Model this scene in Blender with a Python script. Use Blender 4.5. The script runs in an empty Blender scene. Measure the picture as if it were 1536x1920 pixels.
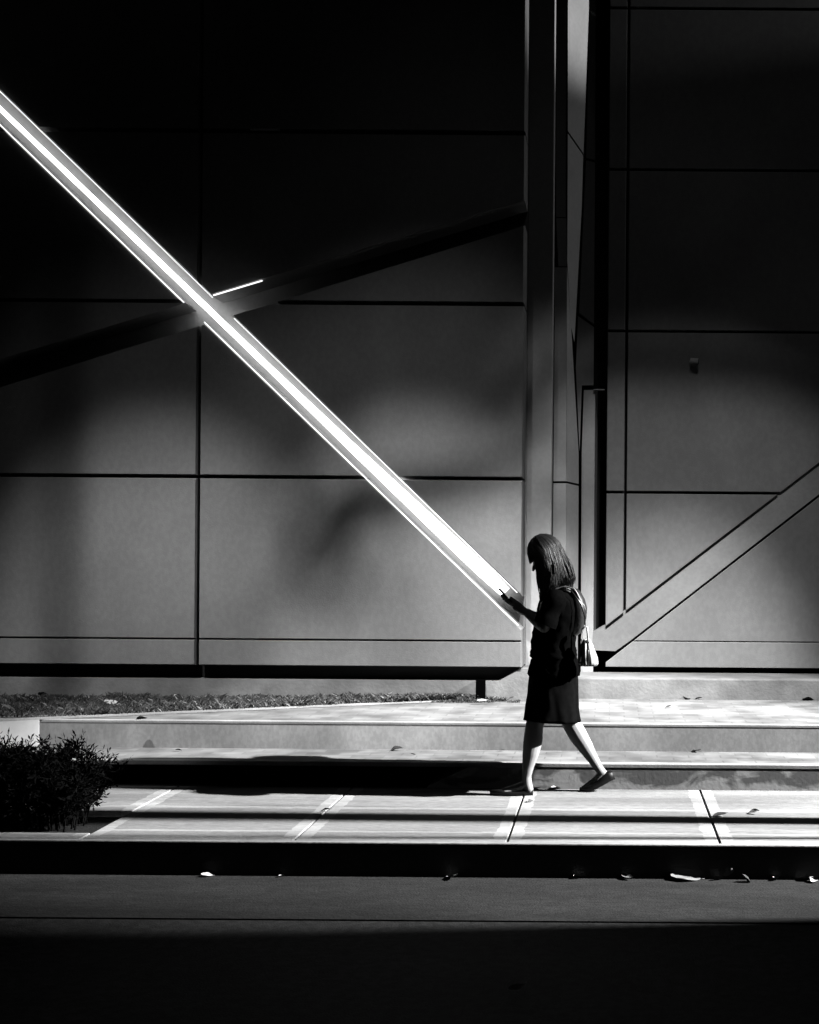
import bpy, bmesh, math, random
from mathutils import Vector, Matrix, noise
R = math.radians
random.seed(7)
scene = bpy.context.scene
COL = scene.collection

# ------------------------------------------------------------------ camera
H = 1.487; F = 2400.0; PX, PY = 1145.0, 1041.0; TH = 0.0075
cd = bpy.data.cameras.new('camera'); cam = bpy.data.objects.new('camera', cd); COL.objects.link(cam)
cam.location = (0, 0, H); cam.rotation_euler = (R(90), -TH, 0)
cd.sensor_fit = 'HORIZONTAL'; cd.sensor_width = 36; cd.lens = F / 1536 * 36
cd.shift_x = -(PX - 768) / 1536; cd.shift_y = (PY - 960) / 1536
cd.clip_start = 0.1; cd.clip_end = 500
scene.camera = cam

# ------------------------------------------------------------------ world, lamps, exposure
w = bpy.data.worlds.new('World'); scene.world = w; w.use_nodes = True
bg = w.node_tree.nodes['Background']
bg.inputs[0].default_value = (0.6, 0.6, 0.6, 1); bg.inputs[1].default_value = 0.004

def spot(name, loc, target, power, size, blend, radius):
    ld = bpy.data.lights.new(name, 'SPOT'); ld.energy = power; ld.spot_size = R(size); ld.spot_blend = blend
    ld.shadow_soft_size = radius; ld.color = (1, 1, 1)
    o = bpy.data.objects.new(name, ld); COL.objects.link(o); o.location = loc
    o.rotation_euler = (Vector(target) - Vector(loc)).to_track_quat('-Z', 'Y').to_euler()
    return o
# street lamp standing well to the right of the frame, in line with the pavement
spot('street_lamp_light', (13.0, 7.1, 8.9), (-0.1, 8.0, -0.4), 48000, 20, 0.7, 0.11)
# row of unseen fill lamps added in front of the building, washing the foot of the wall
for fx_, az_, pn, sz_, pw_ in ((-3.5, -.05, 1700, 28, 60), (-1.5, .42, 2800, 25, 160), (0.50, .80, 4500, 21.3, 750), (-.42, 1.0, 1500, 19, 0)):
    spot('wall_fill', (fx_, 5.29, 7.02), (fx_, 10.0, az_), pn, sz_, 1.0, 0.10)
    if pw_: spot('wall_fill', (fx_, 5.29, 7.02), (fx_, 10.0, 1.35), pw_, 36, 1.0, 0.10)
spot('wide_fill', (0.0, 5.0, 7.0), (-0.5, 10.0, 1.9), 8, 72, 1.0, 0.30)  # weak wide fill added for the dim part of the wall
# unseen lamps added beyond the right edge, grazing the wall to brighten corner edges
spot('flank_fill', (8.5, 10.62, 6.6), (-0.4, 10.5, 6.4), 1900, 15.5, 0.8, 0.05)
spot('flank_fill', (8.5, 10.25, 6.3), (-0.6, 10.3, 3.4), 170, 46, 1.0, 0.05)

scene.view_settings.view_transform = 'Standard'; scene.view_settings.look = 'None'
scene.view_settings.exposure = 0.0; scene.view_settings.gamma = 1.0
scene.render.engine = 'CYCLES'
scene.cycles.use_denoising = True
scene.cycles.max_bounces = 4; scene.cycles.diffuse_bounces = 0

# ------------------------------------------------------------------ helpers
def ray(x, y):
    dx, dy = x - PX, y - PY; c, s = math.cos(TH), math.sin(TH)
    return (dx * c + dy * s) / F, (-dx * s + dy * c) / F
def at(x, y, Y):                      # the point at depth Y
    u, v = ray(x, y); return Vector((u * Y, Y, H - v * Y))
def on(x, y, z):                      # the point of the level z
    u, v = ray(x, y); Y = (H - z) / v; return Vector((u * Y, Y, z))

def mat(name, c, rough=0.8, var=0.0, scale=4.0, bump=0.0, bscale=60.0, spec=0.3, stain=0.0, metal=0.0, stretch=None, fine=0.0):
    m = bpy.data.materials.new(name); m.use_nodes = True
    nt = m.node_tree; b = nt.nodes['Principled BSDF']
    b.inputs['Roughness'].default_value = rough; b.inputs['Specular IOR Level'].default_value = spec
    b.inputs['Metallic'].default_value = metal
    b.inputs['Base Color'].default_value = (c, c, c, 1)
    tc = nt.nodes.new('ShaderNodeTexCoord')
    mp = nt.nodes.new('ShaderNodeMapping'); nt.links.new(tc.outputs['Object'], mp.inputs[0])
    if stretch: mp.inputs['Scale'].default_value = stretch
    if var or stain or fine:
        n = nt.nodes.new('ShaderNodeTexNoise'); n.inputs['Scale'].default_value = scale
        n.inputs['Detail'].default_value = 6; n.inputs['Roughness'].default_value = 0.62
        nt.links.new(mp.outputs[0], n.inputs['Vector'])
        r = nt.nodes.new('ShaderNodeMapRange')
        r.inputs['From Min'].default_value = 0.3; r.inputs['From Max'].default_value = 0.7
        r.inputs['To Min'].default_value = c * (1 - var); r.inputs['To Max'].default_value = min(.95, c * (1 + var))
        nt.links.new(n.outputs[0], r.inputs[0]); out = r.outputs[0]
        for amt, sc, lo, hi in ((stain, scale * .32, .42, .62), (fine, scale * 14, .40, .62)):
            if not amt: continue
            n2 = nt.nodes.new('ShaderNodeTexNoise'); n2.inputs['Scale'].default_value = sc; n2.inputs['Detail'].default_value = 3
            nt.links.new(mp.outputs[0], n2.inputs['Vector'])
            r2 = nt.nodes.new('ShaderNodeMapRange'); r2.inputs['From Min'].default_value = lo; r2.inputs['From Max'].default_value = hi
            r2.inputs['To Min'].default_value = 1 - amt; r2.inputs['To Max'].default_value = 1
            nt.links.new(n2.outputs[0], r2.inputs[0])
            mu = nt.nodes.new('ShaderNodeMath'); mu.operation = 'MULTIPLY'
            nt.links.new(out, mu.inputs[0]); nt.links.new(r2.outputs[0], mu.inputs[1]); out = mu.outputs[0]
        nt.links.new(out, b.inputs['Base Color'])
    if bump:
        n3 = nt.nodes.new('ShaderNodeTexNoise'); n3.inputs['Scale'].default_value = bscale; n3.inputs['Detail'].default_value = 5
        nt.links.new(tc.outputs['Object'], n3.inputs['Vector'])
        bp = nt.nodes.new('ShaderNodeBump'); bp.inputs['Strength'].default_value = bump; bp.inputs['Distance'].default_value = 0.01
        nt.links.new(n3.outputs[0], bp.inputs['Height']); nt.links.new(bp.outputs[0], b.inputs['Normal'])
    return m

def brick_mat(name, c, mort, sx, sy):
    m = bpy.data.materials.new(name); m.use_nodes = True; nt = m.node_tree; b = nt.nodes['Principled BSDF']
    b.inputs['Roughness'].default_value = .85
    tc = nt.nodes.new('ShaderNodeTexCoord'); br = nt.nodes.new('ShaderNodeTexBrick')
    br.inputs['Scale'].default_value = 1; br.inputs['Brick Width'].default_value = sx; br.inputs['Row Height'].default_value = sy
    br.inputs['Mortar Size'].default_value = .006; br.inputs['Mortar Smooth'].default_value = .3
    br.inputs['Color1'].default_value = (c, c, c, 1); br.inputs['Color2'].default_value = (c * .72,) * 3 + (1,)
    br.inputs['Mortar'].default_value = (mort,) * 3 + (1,)
    nt.links.new(tc.outputs['Object'], br.inputs['Vector'])
    n = nt.nodes.new('ShaderNodeTexNoise'); n.inputs['Scale'].default_value = 3.5; n.inputs['Detail'].default_value = 6
    nt.links.new(tc.outputs['Object'], n.inputs['Vector'])
    r = nt.nodes.new('ShaderNodeMapRange'); r.inputs['From Min'].default_value = .35; r.inputs['From Max'].default_value = .65
    r.inputs['To Min'].default_value = .5; r.inputs['To Max'].default_value = 1.15; nt.links.new(n.outputs[0], r.inputs[0])
    mx = nt.nodes.new('ShaderNodeVectorMath'); mx.operation = 'SCALE'
    nt.links.new(br.outputs['Color'], mx.inputs[0]); nt.links.new(r.outputs[0], mx.inputs['Scale'])
    nt.links.new(mx.outputs[0], b.inputs['Base Color'])
    bp = nt.nodes.new('ShaderNodeBump'); bp.inputs['Strength'].default_value = .25; bp.inputs['Distance'].default_value = .004
    inv = nt.nodes.new('ShaderNodeMath'); inv.operation = 'SUBTRACT'; inv.inputs[0].default_value = 1
    nt.links.new(br.outputs['Fac'], inv.inputs[1]); nt.links.new(inv.outputs[0], bp.inputs['Height'])
    nt.links.new(bp.outputs[0], b.inputs['Normal'])
    return m

def emis(name, s):
    m = bpy.data.materials.new(name); m.use_nodes = True; nt = m.node_tree
    b = nt.nodes['Principled BSDF']; b.inputs['Base Color'].default_value = (.8, .8, .8, 1)
    b.inputs['Emission Color'].default_value = (1, 1, 1, 1); b.inputs['Emission Strength'].default_value = s
    return m

class MB:
    def __init__(s): s.v = []; s.f = []
    def add(s, vs, fs):
        o = len(s.v); s.v += [tuple(v) for v in vs]; s.f += [tuple(i + o for i in f) for f in fs]
    def box(s, x0, x1, y0, y1, z0, z1):
        s.add([(x, y, z) for z in (z0, z1) for y in (y0, y1) for x in (x0, x1)],
              [(0, 2, 3, 1), (4, 5, 7, 6), (0, 1, 5, 4), (2, 6, 7, 3), (0, 4, 6, 2), (1, 3, 7, 5)])
    def tube(s, pts, rad, n=8, flat=1.0, cap=True, upv=None):
        pts = [Vector(p) for p in pts]; m = len(pts)
        if not hasattr(rad, '__len__'): rad = [rad] * m
        vs = []; ref = upv
        for i, p in enumerate(pts):
            t = (pts[min(i + 1, m - 1)] - pts[max(i - 1, 0)]).normalized()
            a = Vector(upv) if upv else (Vector((0, 0, 1)) if abs(t.z) < .9 else Vector((0, 1, 0)))
            if i and not upv: a = prev
            b = t.cross(a).normalized(); a2 = b.cross(t).normalized(); prev = a2
            for k in range(n):
                an = 2 * math.pi * k / n
                vs.append(p + a2 * math.cos(an) * rad[i] * flat + b * math.sin(an) * rad[i])
        fs = [(i * n + k, i * n + (k + 1) % n, (i + 1) * n + (k + 1) % n, (i + 1) * n + k) for i in range(m - 1) for k in range(n)]
        if cap: fs += [tuple(range(n - 1, -1, -1)), tuple((m - 1) * n + k for k in range(n))]
        s.add(vs, fs)
    def rings(s, rings, cap=True):
        n = len(rings[0]); vs = [v for r in rings for v in r]; m = len(rings)
        fs = [(i * n + k, i * n + (k + 1) % n, (i + 1) * n + (k + 1) % n, (i + 1) * n + k) for i in range(m - 1) for k in range(n)]
        if cap: fs += [tuple(range(n - 1, -1, -1)), tuple((m - 1) * n + k for k in range(n))]
        s.add(vs, fs)
    def ball(s, c, r, n=14, m=10, rot=None):
        c = Vector(c); r = r if hasattr(r, '__len__') else (r, r, r); rr = []
        for i in range(m + 1):
            ph = math.pi * (i + .02) / (m + .04); ring = []
            for k in range(n):
                a = 2 * math.pi * k / n
                q = Vector((r[0] * math.sin(ph) * math.cos(a), r[1] * math.sin(ph) * math.sin(a), r[2] * math.cos(ph)))
                if rot: q = rot @ q
                ring.append(c + q)
            rr.append(ring)
        s.rings(rr)
    def build(s, name, m, parent=None, smooth=False, fix=True):
        me = bpy.data.meshes.new(name); me.from_pydata(s.v, [], s.f)
        if fix:
            bm = bmesh.new(); bm.from_mesh(me); bmesh.ops.recalc_face_normals(bm, faces=bm.faces); bm.to_mesh(me); bm.free()
        if smooth:
            for p in me.polygons: p.use_smooth = True
        if m: me.materials.append(m)
        o = bpy.data.objects.new(name, me); COL.objects.link(o)
        if parent: o.parent = parent; o.matrix_parent_inverse = parent.matrix_world.inverted()
        return o

def bevel(o, wd=.008, seg=2):
    bm = bmesh.new(); bm.from_mesh(o.data)
    bmesh.ops.bevel(bm, geom=bm.edges[:], offset=wd, segments=seg, affect='EDGES', profile=.6)
    bm.to_mesh(o.data); bm.free(); return o
def tag(o, label, cat, group=None):
    o['label'] = label; o['category'] = cat
    if group: o['group'] = group
    return o
def struct(o): o['kind'] = 'structure'; return o
def empty(name, loc):
    o = bpy.data.objects.new(name, None); o.location = loc; o.empty_display_size = .2; COL.objects.link(o)
    o.matrix_world = Matrix.Translation(loc); return o

# convex clipping in the (X, Z) plane
def clip(poly, a, b, c):                # keep a*x + b*z <= c
    out = []
    for i in range(len(poly)):
        p, q = poly[i], poly[(i + 1) % len(poly)]
        dp, dq = a * p[0] + b * p[1] - c, a * q[0] + b * q[1] - c
        if dp <= 0: out.append(p)
        if dp * dq < 0:
            t = dp / (dp - dq); out.append((p[0] + t * (q[0] - p[0]), p[1] + t * (q[1] - p[1])))
    return out
def area(p): return sum(p[i][0] * p[(i + 1) % len(p)][1] - p[(i + 1) % len(p)][0] * p[i][1] for i in range(len(p))) / 2
def inset(poly, d):
    if area(poly) < 0: poly = poly[::-1]
    P2 = list(poly)
    for i in range(len(poly)):
        p, q = poly[i], poly[(i + 1) % len(poly)]
        ex, ez = q[0] - p[0], q[1] - p[1]; L = math.hypot(ex, ez)
        if L < 1e-6: continue
        nx, nz = ez / L, -ex / L          # outward
        P2 = clip(P2, nx, nz, nx * p[0] + nz * p[1] - d)
        if len(P2) < 3: return None
    return P2
def clean(p):
    out = []
    for q in p:
        if not out or math.hypot(q[0] - out[-1][0], q[1] - out[-1][1]) > 1e-4: out.append(q)
    if len(out) > 1 and math.hypot(out[0][0] - out[-1][0], out[0][1] - out[-1][1]) < 1e-4: out.pop()
    return out
def slab(name, poly, Y, t, m, parent, ch=.007, dp=None):
    dp = dp or ch
    poly = clean(poly)
    if len(poly) < 3: return
    if area(poly) < 0: poly = poly[::-1]
    a = inset(poly, ch); 
    if not a: return
    a = clean(a)
    mb = MB(); n = len(poly)
    if len(a) == n:
        # match the vertices: nearest
        k0 = min(range(n), key=lambda k: (a[k][0] - poly[0][0]) ** 2 + (a[k][1] - poly[0][1]) ** 2)
        a = a[k0:] + a[:k0]
        mb.add([(p[0], Y, p[1]) for p in a] + [(p[0], Y + dp, p[1]) for p in poly] + [(p[0], Y + t, p[1]) for p in poly],
               [tuple(range(n)), tuple(2 * n + k for k in range(n - 1, -1, -1))] +
               [(k, (k + 1) % n, n + (k + 1) % n, n + k) for k in range(n)] +
               [(n + k, n + (k + 1) % n, 2 * n + (k + 1) % n, 2 * n + k) for k in range(n)])
    else:
        mb.add([(p[0], Y, p[1]) for p in poly] + [(p[0], Y + t, p[1]) for p in poly],
               [tuple(range(n)), tuple(n + k for k in range(n - 1, -1, -1))] + [(k, (k + 1) % n, n + (k + 1) % n, n + k) for k in range(n)])
    return mb.build(name, m, parent)
def line_px(x0, y0, x1, y1, Y, above):   # half-plane of an edge seen in the plane Y, above=True keeps what lies above it
    p, q = at(x0, y0, Y), at(x1, y1, Y)
    dx, dz = q.x - p.x, q.z - p.z
    if dx < 0: dx, dz = -dx, -dz
    a, b = dz, -dx                       # a*x+b*z <= c is above the line
    c = a * p.x + b * p.z
    return (a, b, c) if above else (-a, -b, -c)

# ------------------------------------------------------------------ materials
M_panel = mat('precast_concrete', .40, .75, var=.07, scale=1.7, bump=.2, bscale=120, stain=.28, fine=.09, stretch=(1.1, 1, .8))
def per_object(m, amt):
    nt = m.node_tree; bs = nt.nodes['Principled BSDF']; src = bs.inputs['Base Color'].links[0].from_socket
    oi = nt.nodes.new('ShaderNodeObjectInfo'); mr = nt.nodes.new('ShaderNodeMapRange'); mr.inputs['To Min'].default_value = 1 - amt; mr.inputs['To Max'].default_value = 1 + amt
    mu = nt.nodes.new('ShaderNodeMath'); mu.operation = 'MULTIPLY'; nt.links.new(oi.outputs['Random'], mr.inputs[0]); nt.links.new(src, mu.inputs[0]); nt.links.new(mr.outputs[0], mu.inputs[1])
    nt.links.new(mu.outputs[0], bs.inputs['Base Color'])
per_object(M_panel, .07)
M_frame = mat('cast_concrete', .50, .8, var=.10, scale=2.2, bump=.15, bscale=90, stain=.12, fine=.06)
M_corner = mat('pale_cast_concrete', .72, .8, var=.10, scale=2.2, bump=.12, bscale=120, stain=.12, fine=.05)
M_brace = mat('brace_concrete', .43, .8, var=.12, scale=2.6, bump=.15, bscale=90, stain=.15, fine=.08)
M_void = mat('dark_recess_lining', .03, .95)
M_steel = mat('black_painted_steel', .012, .6, var=.2, scale=5)
M_plinth = mat('weathered_concrete', .34, .85, var=.25, scale=5, bump=.3, bscale=40, stain=.35)
M_trim = mat('brushed_metal', .6, .35, metal=.9)

# ------------------------------------------------------------------ ground, road, steps
YK, YS1, YS2, YS3 = 6.60, 8.13, 8.66, 10.17
Z1, Z2, Z3, ZR = .163, .347, .508, -.18
XL, XR = -16, 14
g = MB(); g.add([(-200, -120, ZR - .09), (200, -120, ZR - .09), (200, 250, ZR - .09), (-200, 250, ZR - .09)], [(0, 1, 2, 3)])
struct(g.build('ground', mat('dark_earth', .05, .95, var=.3, scale=2)))
M_asph = mat('asphalt', .05, .8, var=.45, scale=1.6, bump=.6, bscale=110, fine=.45, stain=.35)
g = MB(); g.add([(XL, -12, ZR), (XR, -12, ZR), (XR, 5.80, ZR), (XL, 5.80, ZR)], [(0, 1, 2, 3)])
struct(g.build('road', M_asph))
M_gut = mat('gutter_asphalt', .038, .8, var=.35, scale=2.2, bump=.5, bscale=90, fine=.40, stretch=(.6, 2.6, 1), stain=.4)
g = MB(); g.box(XL, XR, 5.805, YK, ZR - .06, ZR + .006)
struct(g.build('gutter', M_gut))

# sidewalk slabs
def sidewalk_mat():
    m = mat('pavement_concrete', .46, .8, var=.20, scale=3.5, bump=.25, bscale=60, fine=.30, stretch=(.30, 2.4, 1), stain=.38)
    nt = m.node_tree; b = nt.nodes['Principled BSDF']; src = b.inputs['Base Color'].links[0].from_socket
    tc = nt.nodes.new('ShaderNodeTexCoord'); sp = nt.nodes.new('ShaderNodeSeparateXYZ'); nt.links.new(tc.outputs['Object'], sp.inputs[0])
    def math_(op, a, bb=None, cc=None):
        n = nt.nodes.new('ShaderNodeMath'); n.operation = op
        for i, q in enumerate((a, bb, cc)):
            if q is None: continue
            if isinstance(q, (int, float)): n.inputs[i].default_value = q
            else: nt.links.new(q, n.inputs[i])
        return n.outputs[0]
    # smooth trowelled margins along the edges of each slab: 7.5 cm wide
    sx = math_('ADD', sp.outputs[0], .525 + 1.103 * 20)
    md = math_('MODULO', sx, 1.103); dist = math_('MINIMUM', md, math_('SUBTRACT', 1.103, md))
    nq = nt.nodes.new('ShaderNodeTexNoise'); nq.inputs['Scale'].default_value = 9; nq.inputs['Detail'].default_value = 6; nt.links.new(tc.outputs['Object'], nq.inputs[0])
    edge = math_('LESS_THAN', math_('ADD', dist, math_('MULTIPLY', math_('SUBTRACT', nq.outputs[0], .5), .05)), .075)
    nz = nt.nodes.new('ShaderNodeTexNoise'); nz.inputs['Scale'].default_value = 5; nz.inputs['Detail'].default_value = 5; nt.links.new(tc.outputs['Object'], nz.inputs[0])
    ys = math_('ADD', sp.outputs[1], math_('MULTIPLY', math_('SUBTRACT', nz.outputs[0], .5), .045))
    y1 = math_('LESS_THAN', ys, YK + .085)
    y2 = math_('COMPARE', ys, 6.84, .018)
    y3 = math_('COMPARE', ys, 7.47, .03)
    e = math_('MAXIMUM', math_('MAXIMUM', edge, y1), math_('MAXIMUM', y2, y3))
    mx = nt.nodes.new('ShaderNodeMath'); mx.operation = 'MULTIPLY'
    fac = math_('ADD', math_('MULTIPLY', e, .42), .78)
    nt.links.new(src, mx.inputs[0]); nt.links.new(fac, mx.inputs[1]); nt.links.new(mx.outputs[0], b.inputs['Base Color'])
    return m
M_walk = sidewalk_mat(); M_kerb = mat('black_kerb', .012, .7, var=.5, scale=6, bump=.3, bscale=40)
g = MB(); J0, JW = -.525, 1.103
pit_x = J0 - 2 * JW                       # planting pit lies left of this joint
for k in range(-14, 13):
    x0, x1 = J0 + k * JW + .005, J0 + (k + 1) * JW - .005
    if x1 <= pit_x + .01 and x0 > pit_x - 3 * JW - .01:
        g.box(x0, x1, 7.36, YS1, -.15, 0); g.box(x0, x1, YK + .02, 6.76, -.15, 0)
    else: g.box(x0, x1, YK + .02, YS1, -.15, 0)
side = g.build('sidewalk', M_walk); bevel(side, .004, 1); struct(side)
g = MB(); g.box(XL, XR, YK + .03, YS1, -.16, -.045)
struct(g.build('sidewalk_bed', M_void))
g = MB(); g.box(pit_x - 3 * JW, pit_x, 6.78, 7.34, -.12, -.03)
struct(g.build('planting_soil', mat('black_soil', .015, .95, var=.4, scale=30, bump=1, bscale=60)))
# the kerb: a near-black face under a pale rounded lip
g = MB(); g.box(XL, XR, YK - .016, YK + .018, ZR, -.022)
k = g.build('kerb', M_kerb); struct(k)
g = MB(); g.box(XL, XR, YK - .02, YK + .018, -.0215, .001)
k = g.build('kerb_lip', M_walk); bevel(k, .006, 2); struct(k)

# steps
M_riser_dark = None
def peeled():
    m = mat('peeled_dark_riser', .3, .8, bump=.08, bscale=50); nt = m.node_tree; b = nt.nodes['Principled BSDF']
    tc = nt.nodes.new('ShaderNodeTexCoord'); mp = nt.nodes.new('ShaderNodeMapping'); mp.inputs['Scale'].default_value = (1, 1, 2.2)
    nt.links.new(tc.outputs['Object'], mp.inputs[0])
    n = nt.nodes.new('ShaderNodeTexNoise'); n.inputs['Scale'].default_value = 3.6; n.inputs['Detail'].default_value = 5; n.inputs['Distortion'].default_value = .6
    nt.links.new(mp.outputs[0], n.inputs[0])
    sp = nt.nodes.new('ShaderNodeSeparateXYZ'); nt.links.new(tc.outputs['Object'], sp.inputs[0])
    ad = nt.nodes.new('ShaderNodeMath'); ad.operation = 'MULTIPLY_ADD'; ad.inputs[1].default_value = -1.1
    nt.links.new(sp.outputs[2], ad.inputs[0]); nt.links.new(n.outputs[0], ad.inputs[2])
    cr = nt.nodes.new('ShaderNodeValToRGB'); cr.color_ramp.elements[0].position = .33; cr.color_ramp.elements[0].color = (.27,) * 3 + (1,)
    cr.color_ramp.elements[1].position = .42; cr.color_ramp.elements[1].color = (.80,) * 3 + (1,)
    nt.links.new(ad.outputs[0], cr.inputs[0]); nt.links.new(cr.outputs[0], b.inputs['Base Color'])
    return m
M_brick = brick_mat('paver_bricks', .31, .22, .21, .105)
M_riser = mat('painted_riser', .84, .8, var=.16, scale=3.6, bump=.04, bscale=50, stain=.38, fine=.15, stretch=(1, 1, .6))
M_nose = mat('pale_nosing', .62, .75, var=.12, scale=6, bump=.1, bscale=80, stain=.3, fine=.12)
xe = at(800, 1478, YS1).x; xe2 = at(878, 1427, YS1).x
g = MB()                                   # riser of the lowest step right of the dark slot added as shade, its end cut on a slant
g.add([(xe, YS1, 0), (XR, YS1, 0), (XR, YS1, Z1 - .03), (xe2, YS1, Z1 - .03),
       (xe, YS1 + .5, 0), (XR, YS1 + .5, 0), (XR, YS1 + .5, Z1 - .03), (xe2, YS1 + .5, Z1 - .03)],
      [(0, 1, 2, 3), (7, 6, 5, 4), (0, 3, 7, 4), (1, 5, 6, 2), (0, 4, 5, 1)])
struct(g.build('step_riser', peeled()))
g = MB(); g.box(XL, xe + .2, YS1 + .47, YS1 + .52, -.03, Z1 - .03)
struct(g.build('shade_slot_back', M_void))
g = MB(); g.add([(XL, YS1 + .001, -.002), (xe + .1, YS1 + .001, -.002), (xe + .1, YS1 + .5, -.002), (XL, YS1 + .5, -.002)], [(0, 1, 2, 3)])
struct(g.build('shade_slot_floor', mat('shade_slot_dark', .012, .95, var=.4, scale=20)))
g = MB(); g.box(XL, XR, YS1 - .002, YS1 + .06, Z1 - .03, Z1)
k = g.build('step_nosing', M_nose); bevel(k, .006, 2); struct(k)
g = MB(); g.box(XL, XR, YS1 + .0605, YS2, Z1 - .03, Z1 - .002)
struct(g.build('step_tread', M_brick))
g = MB(); g.box(XL, XR, YS2, YS2 + .25, Z1 - .05, Z2 - .022)
struct(g.build('platform_riser', M_riser))
xk = at(75, 1357, YS2).x
g = MB(); g.box(XL, XR, YS2 - .002, YS2 + .05, Z2 - .022, Z2)
k = g.build('platform_nosing', M_nose); bevel(k, .005, 2); struct(k)
g = MB(); g.box(XL, XR, YS2 + .0505, 10.75, Z2 - .08, Z2 - .003)
struct(g.build('platform', M_brick))
x3 = -.60
g = MB(); g.box(x3, XR, YS3, YS3 + .55, Z2 - .02, Z3)
k = g.build('upper_platform', M_plinth); bevel(k, .01, 2); struct(k)
# white end block of the low retaining edge at the left
g = MB(); ft = [(xk, YS2 - .012), (xk - .95, YS2 - .46), (xk - 3, YS2 - .46), (xk - 3, YS2 - .004), (xk, YS2 - .004)]
g.rings([[(x_, y_, z_) for x_, y_ in ft] for z_ in (Z1 + .0005, Z2 + .004)])
k = g.build('end_block', mat('white_paint', .8, .7, var=.1, scale=9)); bevel(k, .006, 2)
tag(k, 'white painted concrete edging block behind the dark shrub at the left', 'edging block')

# ------------------------------------------------------------------ the building
B = empty('building', (0, 10.4, 0))
tag(B, 'concrete building wall of large precast panels crossed by recessed diagonal channels', 'building')
YL, YA, YB, YD, YR = 9.92, 10.24, 10.42, 10.74, 10.70
ZTOP = 9.0
def zat(x, y, Y): return at(x, y, Y).z
def xat(x, y, Y): return at(x, y, Y).x
zb = zat(600, 1249.5, YL)
zj = [zb, zat(600, 895.5, YL), zat(600, 567.5, YL), zat(300, 244, YL)]
zj += [zj[3] + 1.34, zj[3] + 2.68, zj[3] + 4.02]
zs = zat(600, 1200, YL)
xr = xat(980.5, 900, YL); pw = xr - xat(371, 900, YL)
xj = [xr - pw * i for i in range(0, 7)]
G = .0105
U1 = (0, 170, 975, 1115); L1 = (0, 235, 975, 1177); U2 = (0, 673, 985, 376.5); L2 = (0, 724, 985, 420.6)
regs = {'top': [(U1, True), (U2, True)], 'left': [(L1, False), (U2, True)], 'bottom': [(L1, False), (L2, False)], 'right': [(U1, True), (L2, False)]}
for i in range(6):
    X0, X1 = xj[i + 1] + G, xj[i] - (G if i else 0)
    rows = [(zj[j] + (G if j else 0), zj[j + 1] - G) for j in range(len(zj) - 1)]
    rows = [(rows[0][0], zs - .0015), (zs + .0015, rows[0][1])] + rows[1:]
    for r0, r1 in rows:
        for nm, hp in regs.items():
            p = [(X0, r0), (X1, r0), (X1, r1), (X0, r1)]
            for (l, ab) in hp:
                p = clip(p, *line_px(*l, YL, ab))
                if len(p) < 3: break
            if len(p) >= 3 and abs(area(p)) > .003: slab('panel', p, YL, YA - YL - .015, M_panel, B, ch=.009, dp=.03)
# structural frame behind: channel floors and the column
xc = xat(1036, 700, YA)
M_col = mat('column_concrete', .66, .8, var=.10, scale=2.2, bump=.12, bscale=120, stain=.14, fine=.06)
slab('frame', [(-16, zb - .0), (xr + .006, zb - .0), (xr + .006, ZTOP), (-16, ZTOP)], YA, .18, M_frame, B, ch=.001)
slab('column', [(xr + .007, Z2 - .005), (xc, Z2 - .005), (xc, ZTOP), (xr + .007, ZTOP)], YA, .18, M_col, B, ch=.004)
# plinth, dark base channel with its short leg
zc0, zc1 = zat(500, 1274, YL + .03), zb - .002
xq = xat(935, 1282, YL + .03)
o = MB(); q_ = [(-16, Z2 - .03), (xr + .25, Z2 - .03), (xr + .25, zc1 - .006), (xr, zc1 - .006), (xq, zc0), (-16, zc0)]
n = len(q_); o.add([(a[0], YL + .03, a[1]) for a in q_] + [(a[0], YA + .1, a[1]) for a in q_], [tuple(range(n)), tuple(range(2 * n - 1, n - 1, -1))] + [(k, (k + 1) % n, n + (k + 1) % n, n + k) for k in range(n)])
o.build('plinth', M_plinth, B)
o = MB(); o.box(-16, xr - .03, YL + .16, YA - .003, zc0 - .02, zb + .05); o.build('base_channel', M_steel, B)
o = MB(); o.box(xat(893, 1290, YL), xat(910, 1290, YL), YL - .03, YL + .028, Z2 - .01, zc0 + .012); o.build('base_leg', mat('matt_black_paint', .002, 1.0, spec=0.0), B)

# corner strips between the two wings
def strip(name, pts, m=M_corner, t=.05):   # pts: (x_px, y_px, Y)
    P3 = [at(*p) for p in pts]; n = len(P3)
    mb = MB(); Bk = [q + Vector((0, t, 0)) for q in P3]
    mb.add(P3 + Bk, [tuple(range(n)), tuple(range(2 * n - 1, n - 1, -1))] + [(k, (k + 1) % n, n + (k + 1) % n, n + k) for k in range(n)])
    return mb.build(name, m, B)
def yc(x): return YB + (YD - YB) * min(1, max(0, (x - 1063) / 47.))
strip('corner_strip', [(1044, -700, YB + .10), (1062, -700, YB + .10), (1061, 407, YB + .10), (1043, 407, YB + .10)])
strip('corner_strip', [(1043, 409, YB + .03), (1062, 409, YB + .03), (1063, 499, YB + .03), (1047, 499, YB + .03)])
strip('corner_strip', [(1041, 501, YB), (1063, 501, YB), (1062, 902, YB), (1038, 902, YB)])
strip('corner_strip', [(1038, 906, YB), (1062, 906, YB), (1060, 1300, YB), (1034, 1300, YB)])
strip('corner_facet', [(1066, -700, yc(1063)), (1109, -700, yc(1109)), (1105, 0, yc(1105)), (1094, 287, yc(1097)), (1065, 245, yc(1063))])
strip('corner_facet', [(1065, 250, yc(1063)), (1093.5, 291, yc(1096)), (1091, 380, yc(1093)), (1079, 588, yc(1083)), (1077, 640, yc(1080)), (1071, 612, yc(1072)), (1064, 489, yc(1063))])
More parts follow.
